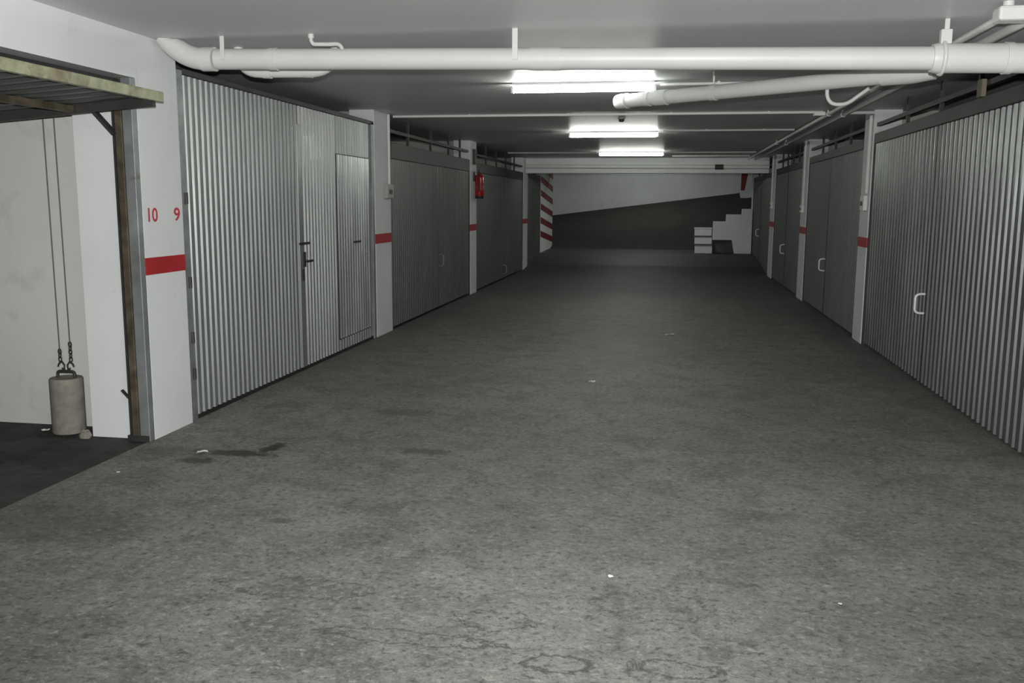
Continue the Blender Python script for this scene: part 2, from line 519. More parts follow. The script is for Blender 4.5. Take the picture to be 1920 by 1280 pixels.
pr = empty('striped_pillar', (2.63, 31.5, 1.8), 'white pillar with one red stripe high up on the ramp at right', 'pillar')
MB().box((2.36, 31.3, 1.80), (2.9, 31.7, 4.2)).build('shaft', WHITE, pr, bevel=0.006)
MB().quad([(2.355, 31.294, 2.05), (2.47, 31.294, 2.05), (2.59, 31.294, 2.75), (2.355, 31.294, 2.75)]) \
    .quad([(2.355, 31.35, 2.75), (2.59, 31.35, 2.75), (2.47, 31.35, 2.05), (2.355, 31.35, 2.05)]) \
    .quad([(2.355, 31.294, 2.05), (2.355, 31.294, 2.75), (2.355, 31.35, 2.75), (2.355, 31.35, 2.05)]) \
    .quad([(2.47, 31.294, 2.05), (2.47, 31.35, 2.05), (2.59, 31.35, 2.75), (2.59, 31.294, 2.75)]) \
    .build('stripe', STRIPER, pr, label='dark red slanting stripe')

# ------------------------------------------------------------------ garage doors
def corrugated(d, X0, y0, y1, z0, z1, pitch, depth, rib=0.30):
    """upright ribbed sheet whose ribs stand at X0 and whose pans lie `depth` behind"""
    m = MB()
    n = max(1, round((y1 - y0) / pitch))
    p = (y1 - y0) / n
    pts = [(y0, 0)]
    sl = 0.12 if rib > 0.2 else 0.07
    for i in range(n):
        a = y0 + i * p
        pan = (1 - rib - 2 * sl)
        pts += [(a + p * pan * 0.5, 0), (a + p * (pan * 0.5 + sl), 1), (a + p * (pan * 0.5 + sl + rib), 1), (a + p * (pan * 0.5 + 2 * sl + rib), 0)]
    pts.append((y1, 0))
    fr = [(X0 - d * depth * (1 - k), y) for y, k in pts]
    xb = X0 - d * (depth + 0.02)
    for (xa, ya), (xc, yc) in zip(fr[:-1], fr[1:]):
        q = [(xa, ya, z0), (xc, yc, z0), (xc, yc, z1), (xa, ya, z1)]
        m.quad(q if d > 0 else list(reversed(q)))
        m.quad([(xa, ya, z1), (xc, yc, z1), (xb, yc, z1), (xb, ya, z1)])
        m.quad([(xa, ya, z0), (xb, ya, z0), (xb, yc, z0), (xc, yc, z0)])
    m.quad([(xb, y0, z0), (xb, y1, z0), (xb, y1, z1), (xb, y0, z1)])
    m.quad([(fr[0][0], y0, z0), (fr[0][0], y0, z1), (xb, y0, z1), (xb, y0, z0)])
    m.quad([(fr[-1][0], y1, z0), (xb, y1, z0), (xb, y1, z1), (fr[-1][0], y1, z1)])
    return m

def d_handle(d, X0, y, z, h, out, r, root, mat=None, name='handle'):
    mat = mat or (HANDLEW if d < 0 else STEEL)
    x0, x1 = X0 - d * 0.005, X0 + d * out
    pts = [(x0, y, z - h / 2)] + arc((x0 + d * out * 0.4, y, z - h / 2), (x1, y, z - h / 2), (x1, y, z - h * 0.25), 5) + \
          arc((x1, y, z + h * 0.25), (x1, y, z + h / 2), (x0 + d * out * 0.4, y, z + h / 2), 5) + [(x0, y, z + h / 2)]
    return MB().tube(pts, r, 10).build(name, mat, root, label='pale curved pull handle' if mat is HANDLEW else None)

def tilt_door(d, y0, y1, label, mat, pitch, ztop=2.20, zhead=2.33, rail=2.475, ups=(), seam=None, base=0.0, handle=0.74, hlabel=True):
    X0 = XL if d > 0 else XR
    root = empty('garage_door', (X0 - d * 0.05, (y0 + y1) / 2, base), label, 'garage door', 'corrugated garage doors along the aisle')
    g = 0.012
    corrugated(d, X0 - d * 0.015, y0 + 0.06, y1 - 0.06, base + 0.035, ztop, pitch, 0.015 if d < 0 else 0.018, 0.16 if d < 0 else 0.30).build('panel', mat, root)
    for a, b in ((y0 + g, y0 + 0.055), (y1 - 0.055, y1 - g)):
        MB().box((X0 - d * 0.01, a, base + 0.0), (X0 - d * 0.09, b, zhead)).build('jamb', HEADER, root, bevel=0.003)
    MB().box((X0 - d * 0.005, y0 + 0.055, ztop + 0.004), (X0 - d * 0.09, y1 - 0.055, zhead)).build('header', HEADER, root, bevel=0.004)
    MB().box((X0 - d * 0.03, y0 + g, rail - 0.02), (X0 - d * 0.07, y1 - g, rail + 0.02)).build('upper_rail', HEADER, root)
    for u in ups:
        MB().box((X0 - d * 0.035, u - 0.018, zhead), (X0 - d * 0.065, u + 0.018, HC - 0.002)).build('upright', HEADER, root)
    if seam:
        MB().box((X0 - d * 0.013, seam - 0.02, base + 0.036), (X0 - d * 0.034, seam + 0.02, ztop - 0.002)).build('meeting_strip', HEADER if d < 0 else mat, root)
        d_handle(d, X0 - d * 0.004, seam + 0.01, base + handle, 0.17, 0.075, 0.011, root)
    return root

def spread(a, b, n): return [a + (b - a) * (i + 1) / (n + 1) for i in range(n)]
# right-hand row
dR1 = tilt_door(-1, 5.90, 10.97, 'nearest large grey corrugated garage door on the right with pale handle', GALVR, 0.115, ztop=2.275, zhead=2.39, rail=2.49, ups=(6.6, 7.55, 8.55, 9.68), seam=8.46)
MB().box((XR - 0.002, 7.36, 2.395), (XR + 0.03, 7.47, 2.52)).build('bracket', TAN, dR1, label='tan block on the upper rail')
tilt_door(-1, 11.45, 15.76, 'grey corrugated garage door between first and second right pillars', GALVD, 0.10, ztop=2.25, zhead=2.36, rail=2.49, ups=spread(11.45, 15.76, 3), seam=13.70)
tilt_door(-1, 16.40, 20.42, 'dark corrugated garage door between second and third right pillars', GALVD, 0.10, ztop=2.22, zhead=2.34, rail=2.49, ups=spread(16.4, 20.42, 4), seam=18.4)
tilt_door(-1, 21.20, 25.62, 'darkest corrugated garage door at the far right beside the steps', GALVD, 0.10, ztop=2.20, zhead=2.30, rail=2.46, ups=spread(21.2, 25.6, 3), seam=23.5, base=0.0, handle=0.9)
# left-hand row
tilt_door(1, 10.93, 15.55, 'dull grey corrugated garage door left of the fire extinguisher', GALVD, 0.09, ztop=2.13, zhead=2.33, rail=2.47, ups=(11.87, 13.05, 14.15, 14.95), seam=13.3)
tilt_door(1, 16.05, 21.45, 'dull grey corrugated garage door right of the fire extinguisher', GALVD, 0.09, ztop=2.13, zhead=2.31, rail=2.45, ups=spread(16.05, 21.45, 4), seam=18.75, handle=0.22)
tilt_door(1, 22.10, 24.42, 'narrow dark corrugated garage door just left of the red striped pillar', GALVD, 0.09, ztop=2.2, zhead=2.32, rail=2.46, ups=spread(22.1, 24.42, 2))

# the bright door 9: two leaves and a wicket
def door_nine():
    y0, y1, zt = 5.985, 10.31, 2.475
    root = empty('garage_door', (XL - 0.05, (y0 + y1) / 2, 0), 'bright galvanised corrugated garage door with wicket beside pillar number 9', 'garage door', 'corrugated garage doors along the aisle')
    x = XL - 0.012
    ym = 8.12
    corrugated(1, x, y0 + 0.10, ym - 0.008, 0.035, zt, 0.082, 0.014).build('leaf', GALV, root)
    # right leaf, with the opening for the wicket
    wa, wb, wz0, wz1 = 9.10, 10.14, 0.16, 2.085
    corrugated(1, x, ym + 0.008, wa - 0.012, 0.035, zt, 0.082, 0.016).build('leaf', GALVM, root)
    corrugated(1, x, wa - 0.011, wb + 0.012, wz1 + 0.012, zt, 0.082, 0.014).build('top_panel', GALVM, root)
    corrugated(1, x, wa - 0.011, wb + 0.012, 0.035, wz0 - 0.012, 0.082, 0.014).build('kick_panel', GALVM, root)
    w = corrugated(1, x + 0.006, wa, wb, wz0, wz1, 0.082, 0.014).build('wicket_door', GALVW, root)
    for a, b in (((x - 0.03, wa - 0.011, wz1 + 0.001), (x - 0.004, wb + 0.011, wz1 + 0.011)), ((x - 0.03, wa - 0.011, wz0), (x - 0.004, wa - 0.001, wz1)), ((x - 0.03, wb + 0.001, wz0), (x - 0.004, wb + 0.011, wz1))):
        MB().box(a, b).build('wicket_gap', DARK, root)
    MB().box((x + 0.007, 9.55, 1.158), (x + 0.022, 9.76, 1.178)).build('latch', BLACK, w, label='black sliding latch')
    # closing strip and ironmongery between the leaves
    MB().box((x - 0.02, ym - 0.055, 0.035), (x + 0.006, ym + 0.05, zt - 0.17)).build('meeting_strip', GALV, root, bevel=0.004)
    MB().box((x + 0.007, 8.05, 1.20), (x + 0.025, 8.27, 1.222)).build('latch', BLACK, root, label='black sliding latch')
    m = MB().box((x + 0.007, 8.14, 0.99), (x + 0.018, 8.18, 1.13)).tube([(x + 0.018, 8.16, 1.045), (x + 0.05, 8.16, 1.045), (x + 0.05, 8.26, 1.045)], 0.011, 8)
    m.build('lock_handle', BLACK, root, label='black lever lock')
    m = MB().box((x + 0.007, 8.10, 0.86), (x + 0.02, 8.13, 0.97))
    m.build('bolt', DARK, root)
    for a, b in ((y0 + 0.006, y0 + 0.092), (y1 - 0.085, y1 - 0.006)):
        MB().box((XL - 0.004, a, 0.0), (XL - 0.07, b, zt + 0.03)).build('jamb', STEEL, root, bevel=0.004)
    MB().box((XL - 0.004, y0 + 0.092, zt + 0.003), (XL - 0.07, y1 - 0.006, zt + 0.045)).build('header', DARK, root, bevel=0.004)
    MB().box((XL - 0.02, y0 + 0.092, 0.0), (XL - 0.05, y1 - 0.085, 0.033)).build('bottom_seal', BLACK, root)
    for hz in (0.35, 0.62, 1.02, 1.62):
        MB().tube([(XL + 0.002, y0 + 0.055, hz - 0.04), (XL + 0.002, y0 + 0.055, hz + 0.04)], 0.014, 10).build('hinge', HEADER, root)
    return root
door_nine()

# ------------------------------------------------------------------ garage ten: open door and its frame
od = empty('tilt_up_door', (-3.20, 3.3, 2.25), 'open tilt-up garage door raised flat over the leftmost garage', 'garage door')
def zp(x): return 2.240 + (x + 3.165) * 0.075        # the raised leaf sinks a little towards the inside
m = MB()
ya, yb = 1.25, 5.405
xa, xb = -3.20, -5.55
n = 26
for i in range(n):
    # ribs run from front to back of the raised leaf
    w = (yb - ya) / n
    y = ya + i * w
    prof = [(y, 0), (y + w * 0.35, 0), (y + w * 0.5, 0.018), (y + w * 0.85, 0.018), (y + w, 0)]
    for (p, a), (q_, b) in zip(prof[:-1], prof[1:]):
        m.quad([(xa, p, zp(xa) + a), (xa, q_, zp(xa) + b), (xb, q_, zp(xb) + b), (xb, p, zp(xb) + a)])
        m.quad([(xa, p, zp(xa) + a + 0.004), (xb, p, zp(xb) + a + 0.004), (xb, q_, zp(xb) + b + 0.004), (xa, q_, zp(xa) + b + 0.004)])
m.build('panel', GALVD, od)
MB().box((-3.165, ya, 2.216), (-3.20, yb + 0.04, 2.279)).build('front_rail', OLIVE, od, bevel=0.003, label='weathered olive front rail')
for yy_ in (yb - 0.02, ya + 0.02):
    MB().bar((-3.20, yy_, zp(-3.2) - 0.028), (-5.55, yy_, zp(-5.55) - 0.028), 0.04, 0.05).build('side_rail', HEADER, od)
for xx_ in (-3.75, -4.35, -4.95):
    MB().bar((xx_, ya + 0.04, zp(xx_) - 0.025), (xx_, yb - 0.04, zp(xx_) - 0.025), 0.045, 0.04).build('cross_rail', RUST, od)
MB().bar((-5.52, ya + 0.04, zp(-5.52) - 0.025), (-5.52, yb - 0.04, zp(-5.52) - 0.025), 0.045, 0.04).build('back_rail', HEADER, od)

fr = empty('door_frame', (-3.46, 5.45, 0), 'rusty steel upright post and head rail of the open garage', 'door frame')
MB().box((-3.53, 5.435, 0), (-3.515, 5.488, 2.35)).box((-3.53, 5.475, 0), (-3.47, 5.488, 2.35)).build('inner_angle', DARK, fr)
MB().box((-3.505, 5.425, 0), (-3.455, 5.474, 2.372)).build('post', RUST, fr, bevel=0.004)
MB().box((-3.452, 5.43, 0), (-3.381, 5.488, 2.372)).build('outer_channel', STEEL, fr, bevel=0.004)
MB().box((-3.53, 1.10, 2.29), (-3.45, 5.42, 2.36)).build('head_rail', BLACK, fr, bevel=0.003)  # painted black for the shade under the lintel
MB().bar((-3.50, 5.415, 2.02), (-3.66, 5.415, 2.19), 0.02, 0.05, (0, 1, 0)).build('brace', HEADER, fr)
MB().bar((-3.52, 5.44, 0.29), (-3.575, 5.44, 0.345), 0.012, 0.02, (0, 1, 0)).build('catch', DARK, fr)
MB().box((-3.54, 5.42, 0.0), (-3.385, 5.486, 0.04)).build('foot_plate', DARK, fr)

# counterweight with its two cables
cw = empty('counterweight', (-4.09, 5.585, 0), 'concrete cylinder counterweight standing by the garage wall', 'counterweight')
r = 0.110
MB().lathe((-4.09, 5.585, 0), [(r * 0.97, 0), (r, 0.012), (r, 0.19), (r * 0.985, 0.195), (r, 0.20), (r, 0.375), (r * 0.95, 0.385)], 28).build('weight', CONC, cw)
MB().tube([(-4.152, 5.585, 0.38)] + arc((-4.152, 5.585, 0.41), (-4.152, 5.585, 0.428), (-4.122, 5.585, 0.428), 4) + arc((-4.052, 5.585, 0.428), (-4.022, 5.585, 0.428), (-4.022, 5.585, 0.41), 4) + [(-4.022, 5.585, 0.38)], 0.011, 10).build('bail', DARK, cw)
for (x, xt, zh, zk, lab) in ((-4.125, -4.130, 0.432, 0.555, 'left thin steel cable hooked to the concrete counterweight'), (-4.043, -4.050, 0.432, 0.62, 'right thin steel cable hooked to the concrete counterweight')):
    c = empty('cable', (x, 5.585, 0.43), lab, 'cable', 'counterweight cables')
    MB().tube([(x, 5.585, zk), (xt, 5.585, 2.62)], 0.0042, 8).build('wire', CABLE, c)
    sgn = 1 if x < -4.09 else -1
    hk = MB().tube([(x + sgn * 0.010, 5.585, zh + 0.018), (x + sgn * 0.026, 5.585, zh + 0.01), (x + sgn * 0.03, 5.585, zh + 0.04), (x + sgn * 0.012, 5.585, zh + 0.065), (x - sgn * 0.012, 5.585, zh + 0.05), (x - sgn * 0.02, 5.585, zh + 0.03)], 0.006, 8)
    hk.build('hook', DARK, c)
    ch = MB()
    zc = zh + 0.07
    k = 0
    while zc < zk:
        pts = []
        for t in range(10):
            a = 2 * math.pi * t / 10
            if k % 2 == 0: pts.append((x + 0.011 * math.cos(a), 5.585, zc + 0.012 + 0.018 * math.sin(a)))
            else: pts.append((x, 5.585 + 0.011 * math.cos(a), zc + 0.012 + 0.018 * math.sin(a)))
        ch.tube(pts, 0.0045, 6, closed=True)
        zc += 0.026
        k += 1
    ch.build('chain', DARK, c)
rs = random.Random(5)
def lump(name, c, rx, ry, rz, mat, label, cat, seed=1):
    q = random.Random(seed)
    prof = []
    m = MB()
    nn = 9
    rings = [(0.0, 0.85), (0.35, 1.0), (0.75, 0.8), (1.0, 0.35)]
    base = 0
    for z, k in rings:
        for t in range(nn):
            a = 2 * math.pi * t / nn
            j = 1 + q.uniform(-0.22, 0.22)
            m.v.append((c[0] + rx * k * j * math.cos(a), c[1] + ry * k * j * math.sin(a), c[2] + rz * z * (1 + q.uniform(-0.1, 0.1) * (z > 0))))
    for i in range(3):
        for t in range(nn):
            u = (t + 1) % nn
            m.f.append((i * nn + t, i * nn + u, (i + 1) * nn + u, (i + 1) * nn + t)); m.sm.append(False)
    m.f.append(tuple(reversed(range(nn)))); m.sm.append(False)
    m.f.append(tuple(3 * nn + t for t in range(nn))); m.sm.append(False)
    return m.build(name, mat, label=label, cat=cat, origin=c)
lump('concrete_lump', (-3.865, 5.44, 0), 0.045, 0.03, 0.055, CONC, 'small broken concrete lump at right foot of the counterweight', 'rubble', 3)

# ------------------------------------------------------------------ pipes
# the big white drain pipe across the aisle
def zmain(x): return 2.5145 - (x + 2.6) * 0.0187
dp = empty('drain_pipe', (-0.9, 5.75, zmain(-0.9)), 'large white drain pipe crossing the aisle under the ceiling', 'pipe')
YP = 5.75
RP = 0.066
MB().tube([(-2.95, YP, zmain(-2.95)), (1.50, YP, zmain(1.5))], RP, 28).build('pipe', PIPEW, dp)
m = MB().tube([(-2.97, YP, zmain(-2.97))] + arc((-3.02, YP, zmain(-3.02)), (-3.19, YP, zmain(-3.1)), (-3.31, YP, 2.67), 8), 0.070, 24)
m.v = [(max(x, XL + 0.001), y, min(z, HC - 0.001)) for x, y, z in m.v]
m.build('elbow', PIPEW, dp)
for xa_, xb_, rr in ((-3.05, -2.96, 0.077), (-0.87, -0.68, 0.0705), (-2.58, -2.53, 0.071)):
    MB().tube([(xa_, YP, zmain(xa_)), (xb_, YP, zmain(xb_))], rr, 28).build('collar', PIPEW, dp)
MB().tube([(1.47, YP, zmain(1.47)), (1.50, YP, zmain(1.5)), (1.53, YP, zmain(1.53)), (2.28, YP, zmain(2.28))], [0.078, 0.086, 0.083, 0.083], 28).build('sleeve', PIPEW, dp)
MB().tube([(1.86, YP, zmain(1.86)), (1.90, YP, zmain(1.90))], 0.089, 28).build('collar', PIPEW, dp)
# straps and clamps up to the ceiling
def strap(x, w, top=HC - 0.001, front=True):
    m = MB()
    z = zmain(x)
    m.box((x - w / 2, YP - RP - 0.010, z - RP * 0.2), (x + w / 2, YP - RP - 0.002, top))
    m.build('strap', PIPEW, dp, bevel=0.001)
strap(-2.875, 0.028)
strap(-0.955, 0.034)
m = MB().tube([(1.525 + 0.10 * 0, YP + 0.0905 * math.sin(a), zmain(1.525) + 0.0905 * math.cos(a)) for a in [2 * math.pi * k / 24 for k in range(24)]], 0.012, 8, closed=True)
m.build('clamp', PIPEW, dp)
MB().box((1.505, YP - 0.045, zmain(1.53) + 0.075), (1.565, YP + 0.0, zmain(1.53) + 0.155)).box((1.525, YP - 0.03, zmain(1.53) + 0.15), (1.552, YP - 0.01, HC - 0.001)).build('clamp_bolt', PIPEW, dp, bevel=0.004)
m = MB().tube([(1.40, YP, zmain(1.4)), (1.40, YP, zmain(1.4))], 0.01, 6) if False else None

# bent bracket pipe over the main pipe
sp = empty('vent_pipe', (-2.27, 5.70, HC), 'thin white cranked pipe running from ceiling onto the drain pipe', 'pipe')
MB().tube([(-2.278, 5.70, HC - 0.001), (-2.275, 5.70, 2.61)] + arc((-2.27, 5.70, 2.606), (-2.268, 5.70, 2.592), (-2.25, 5.70, 2.592), 4) + [(-2.15, 5.69, 2.588)] + arc((-2.11, 5.685, 2.588), (-2.07, 5.68, 2.588), (-2.06, 5.676, 2.55), 5), 0.0125, 12).build('pipe', PIPEW, sp)
MB().tube([(-2.278, 5.70, HC - 0.001), (-2.276, 5.70, 2.628)], 0.019, 12).build('collar', PIPEW, sp)
# return pipe behind
rp = empty('bypass_pipe', (-2.62, 6.12, 2.48), 'short white bypass pipe with two bends tucked behind the drain pipe', 'pipe')
MB().tube([(-2.98, 6.12, HC - 0.001)] + arc((-2.97, 6.12, 2.57), (-2.94, 6.12, 2.482), (-2.82, 6.12, 2.482), 7) + arc((-2.46, 6.12, 2.478), (-2.33, 6.12, 2.476), (-2.28, 6.12, 2.56), 7) + [(-2.27, 6.12, HC - 0.001)], 0.033, 16).build('pipe', PIPEW, rp)
for xa_, xb_ in ((-2.80, -2.74), (-2.50, -2.44)):
    MB().tube([(xa_, 6.12, 2.482), (xb_, 6.12, 2.48)], 0.038, 16).build('collar', PIPEW, rp)

# the slanting branch
br = empty('branch_pipe', (0.4, 6.7, 2.40), 'white slanting branch pipe with capped end near the closest lamp', 'pipe')
p0, p1 = Vector((-0.450, 8.269, 2.488)), Vector((1.679, 6.660, 2.484))
dv = (p1 - p0).normalized()
MB().tube([p0, p1], 0.058, 24).build('pipe', PIPEW, br)
MB().tube([p0 - dv * 0.035, p0 - dv * 0.03, p0 + dv * 0.02, p0 + dv * 0.09], [0.035, 0.058, 0.065, 0.065], 24).build('end_cap', PIPEW, br)
MB().tube([p0 + dv * 0.40, p0 + dv * 0.52], 0.065, 24).build('collar', PIPEW, br)
MB().tube([p0 + dv * 0.30, p0 + dv * 0.34], 0.063, 24).build('collar', PIPEW, br)
cl = p0 + dv * 0.98
MB().tube([cl - dv * 0.025, cl + dv * 0.025], 0.065, 24).build('collar', PIPEW, br)
MB().tube([cl + Vector((0, 0, 0.05)), Vector((cl.x, cl.y, HC - 0.001))], 0.008, 8).build('hanger', PIPEW, br)
MB().tube([p1 - dv * 0.30, p1 - dv * 0.08, p1 + dv * 0.06], [0.068, 0.07, 0.055], 24).build('tee', PIPEW, br)
# small trap below the branch
q0 = p0 + (p1 - p0) * 0.73
tp = [Vector((1.12, 7.12, 2.46)), Vector((1.12, 7.12, 2.40))] + arc((1.125, 7.12, 2.38), (1.14, 7.12, 2.325), (1.20, 7.12, 2.325), 6) + arc((1.22, 7.12, 2.325), (1.27, 7.12, 2.325), (1.32, 7.12, 2.37), 6) + [Vector((1.40, 7.06, 2.43))]
MB().tube(tp, 0.014, 12).build('trap', PIPEW, br)

# pipes along the right of the ceiling
for (x, z, r_, y0, y1, lab) in ((1.745, 2.605, 0.021, 5.375, 21.35, 'thin white pipe along the ceiling, inner one of the pair at right'), (1.90, 2.60, 0.026, 5.375, 21.35, 'white pipe along the ceiling, outer one of the pair by the right doors')):
    t = empty('ceiling_pipe', (x, 12.9, z), lab, 'pipe', 'pipes along the right of the ceiling')
    MB().tube([(x, y0, z), (x, y1, z)], r_, 14).build('pipe', CONDW, t)
    for yy_ in (7.3, 10.9, 15.9, 20.9):
        MB().tube([(x, yy_ - 0.03, z), (x, yy_ + 0.03, z)], r_ + 0.006, 14).build('coupling', CONDW, t)
        MB().box((x - 0.006, yy_ + 0.05, z), (x + 0.006, yy_ + 0.07, HC - 0.001)).build('clip', CONDW, t)
jb = empty('pipe_manifold', (1.80, 5.32, 2.60), 'white valve fitting on the ceiling pipes at the top right corner', 'fitting')
MB().box((1.66, 5.25, 2.550), (1.98, 5.37, 2.625)).build('body', PIPEW, jb, bevel=0.015)
MB().tube([(1.72, 5.31, 2.62), (1.72, 5.31, HC - 0.001)], 0.028, 14).build('stub', PIPEW, jb)
MB().tube([(1.84, 5.31, 2.62), (1.84, 5.31, HC - 0.001)], 0.022, 14).build('stub', PIPEW, jb)

# ------------------------------------------------------------------ conduits
def conduit(name, pts, r_, label, clips=(), boxes=()):
    t = empty(name, pts[0], label, 'conduit', 'white cable conduits')
    MB().tube(pts, r_, 10).build('conduit', CONDW, t)
    for b in boxes:
        MB().box(*b).build('end_box', CONDW, t, bevel=0.006)
    for c in clips:
        MB().box((c[0] - 0.012, c[1] - 0.019, c[2]), (c[0] + 0.012, c[1] + 0.019, HC - 0.001)).build('clip', CONDW, t)
    return t
CZ = 2.637
conduit('cable_conduit', [(-3.36, 11.0, CZ), (1.70, 11.0, CZ)], 0.016, 'long white ceiling conduit crossing between first and second lamps', [(x, 11.0, CZ) for x in (-2.4, -1.2, 0.0, 1.1)], [((1.60, 10.95, 2.595), (1.72, 11.05, 2.64))])
conduit('cable_conduit', [(1.98, 10.93, 2.62), (2.24, 10.93, 2.62)], 0.018, 'short white conduit stub from right ceiling pipes to the nearest right pillar')
conduit('cable_conduit', [(-0.10, 8.32, CZ), (1.71, 8.32, CZ)], 0.014, 'white ceiling conduit running right from the nearest lamp', [(x, 8.32, CZ) for x in (0.4, 1.2)])
conduit('cable_conduit', [(-0.10, 13.5, CZ), (1.71, 13.5, CZ)], 0.014, 'white ceiling conduit running right from the middle lamp', [(x, 13.5, CZ) for x in (0.5, 1.3)])
conduit('cable_conduit', [(-3.36, 19.15, CZ), (-1.50, 19.15, CZ)], 0.014, 'thin white ceiling conduit running left from the farthest lamp', [(-2.4, 19.15, CZ)])
conduit('cable_conduit', [(-0.05, 19.15, CZ), (1.71, 19.15, CZ)], 0.014, 'thin white ceiling conduit running right from the farthest lamp', [(0.8, 19.15, CZ)])
conduit('cable_conduit', [(0.05, 20.6, CZ), (1.71, 20.6, CZ)], 0.014, 'faint white ceiling conduit just before the cross beam, behind the farthest lamp', [(0.8, 20.6, CZ)])
bp = empty('beam_pipe', (-0.5, 21.68, 2.44), 'pale pipe with a coupling along the front of the far cross beam', 'pipe')
MB().tube([(XL + 0.01, 21.69, 2.46), (XR - 0.01, 21.69, 2.44)], 0.045, 14).build('pipe', CONDW, bp)
MB().tube([(1.03, 21.69, 2.442), (1.22, 21.69, 2.442)], 0.058, 14).build('coupling', HEADER, bp)
# drops on the pillars
conduit('wall_conduit', [(XL + 0.021, 10.80, HC - 0.01), (XL + 0.021, 10.80, 1.815)], 0.017, 'vertical white conduit down the pillar right of the bright door')
conduit('wall_conduit', [(XR - 0.023, 11.02, HC - 0.06), (XR - 0.023, 11.02, 1.73)], 0.019, 'vertical white conduit down the nearest right pillar')
conduit('wall_conduit', [(XR - 0.021, 16.0, HC - 0.01), (XR - 0.021, 16.0, 1.60)], 0.017, 'vertical white conduit down the second right pillar')
conduit('wall_conduit', [(XR - 0.021, 20.8, HC - 0.01), (XR - 0.021, 20.8, 1.66)], 0.017, 'vertical white conduit down the third right pillar')

def switch(X0, d, y, z, w, h, label, mat=BOXG, rocker=True):
    t = empty('switch_box', (X0, y, z), label, 'switch box', 'electrical boxes on the pillars')
    bx_ = MB().box((X0 + d * 0.001, y - w / 2, z - h / 2), (X0 + d * 0.045, y + w / 2, z + h / 2)).build('box', mat, t, bevel=0.006)
    if rocker:
        MB().box((X0 + d * 0.045, y - w * 0.2, z - h * 0.18), (X0 + d * 0.054, y + w * 0.2, z + h * 0.12)).build('rocker', DARK, bx_, bevel=0.002)
    return t
switch(XL, 1, 10.78, 1.73, 0.24, 0.17, 'grey light switch box on the pillar right of the bright door')
switch(XL, 1, 15.80, 2.39, 0.16, 0.26, 'dark grey block in place of a recess, high on the pillar above the extinguisher', HEADER, False)  # raised dark block drawn for the dark recess in the pillar
switch(XR, -1, 11.15, 1.62, 0.20, 0.17, 'pale switch box on the nearest right pillar', CONDW)
switch(XR, -1, 16.1, 1.53, 0.2, 0.13, 'pale switch box on the second right pillar', CONDW)
switch(XR, -1, 20.8, 1.58, 0.2, 0.14, 'pale switch box on the third right pillar', CONDW)

# ------------------------------------------------------------------ lamps
def lamp(x0, x1, y, label, zt=2.592):
    t = empty('fluorescent_lamp', ((x0 + x1) / 2, y, HC), label, 'lamp', 'lit fluorescent ceiling lamps')
    # batten on the ceiling: a shallow channel narrowing to the tube side
    m = MB()
    prof = [(-0.045, HC - 0.0005), (-0.045, HC - 0.022), (-0.02, HC - 0.036), (0.02, HC - 0.036), (0.045, HC - 0.022), (0.045, HC - 0.0005)]
    a0, a1 = x0 + 0.02, x1 - 0.02
    for (ya_, za_), (yb_, zb_) in zip(prof[:-1], prof[1:]):
        m.quad([(a0, y + ya_, za_), (a1, y + ya_, za_), (a1, y + yb_, zb_), (a0, y + yb_, zb_)])
    m.quad([(a0, y + p, z) for p, z in prof]); m.quad([(a1, y + p, z) for p, z in reversed(prof)])
    m.build('batten', HOUSING, t)
    for xe in (x0 + 0.015, x1 - 0.015):
        MB().box((xe - 0.012, y - 0.02, zt - 0.028), (xe + 0.012, y + 0.02, HC - 0.03)).build('lamp_holder', HOUSING, t, bevel=0.004)
    rt = 0.022
    MB().tube([(x0 + 0.028, y, zt), (x0 + 0.05, y, zt), (x1 - 0.05, y, zt), (x1 - 0.028, y, zt)], [rt * 0.55, rt, rt, rt * 0.55], 20).build('tube', GLOW, t, label='glowing white tube')
    return t
lamp(-1.42, -0.13, 8.23, 'nearest lit fluorescent lamp on the ceiling beyond the drain pipe')
lamp(-1.50, -0.16, 13.78, 'middle lit fluorescent lamp on the ceiling, second of the three')
lamp(-1.455, -0.107, 19.12, 'farthest and smallest lit fluorescent lamp on the ceiling')

dt = empty('ceiling_sensor', (-0.606, 11.6, HC), 'small dark round sensor on the ceiling between nearest and middle lamps', 'sensor')
MB().lathe((-0.606, 11.6, 2.60), [(0.022, 0), (0.034, 0.012), (0.034, 0.035)], 16).build('head', DARK, dt)
MB().lathe((-0.606, 11.6, 2.635), [(0.045, 0), (0.045, 0.0195)], 16).build('base', BOXG, dt)

# ------------------------------------------------------------------ fire extinguisher
ex = empty('fire_extinguisher', (XL + 0.105, 15.79, 1.67), 'red fire extinguisher hung on the slim white left pillar', 'fire extinguisher')
c = (XL + 0.105, 15.79, 1.67)
MB().lathe(c, [(0.068, 0.0), (0.076, 0.008), (0.076, 0.05)], 24).build('foot_ring', BLACK, ex)
cy_ = MB().lathe(c, [(0.074, 0.05), (0.077, 0.06), (0.077, 0.36), (0.066, 0.40), (0.035, 0.425), (0.026, 0.44)], 24).build('cylinder', EXTRED, ex)
MB().lathe(c, [(0.0775, 0.14), (0.0785, 0.142), (0.0785, 0.22), (0.0775, 0.222)], 24).build('label_band', LABELW, cy_, label='faded printed band')
vv = MB().lathe((c[0], c[1], c[2] + 0.44), [(0.02, 0), (0.02, 0.035)], 12).box((c[0] - 0.012, c[1] - 0.02, c[2] + 0.47), (c[0] + 0.012, c[1] + 0.10, c[2] + 0.482)).box((c[0] - 0.012, c[1] - 0.02, c[2] + 0.50), (c[0] + 0.012, c[1] + 0.11, c[2] + 0.51)).box((c[0] - 0.012, c[1] - 0.03, c[2] + 0.47), (c[0] + 0.012, c[1] - 0.015, c[2] + 0.51))
va_ = vv.build('valve', DARK, ex)
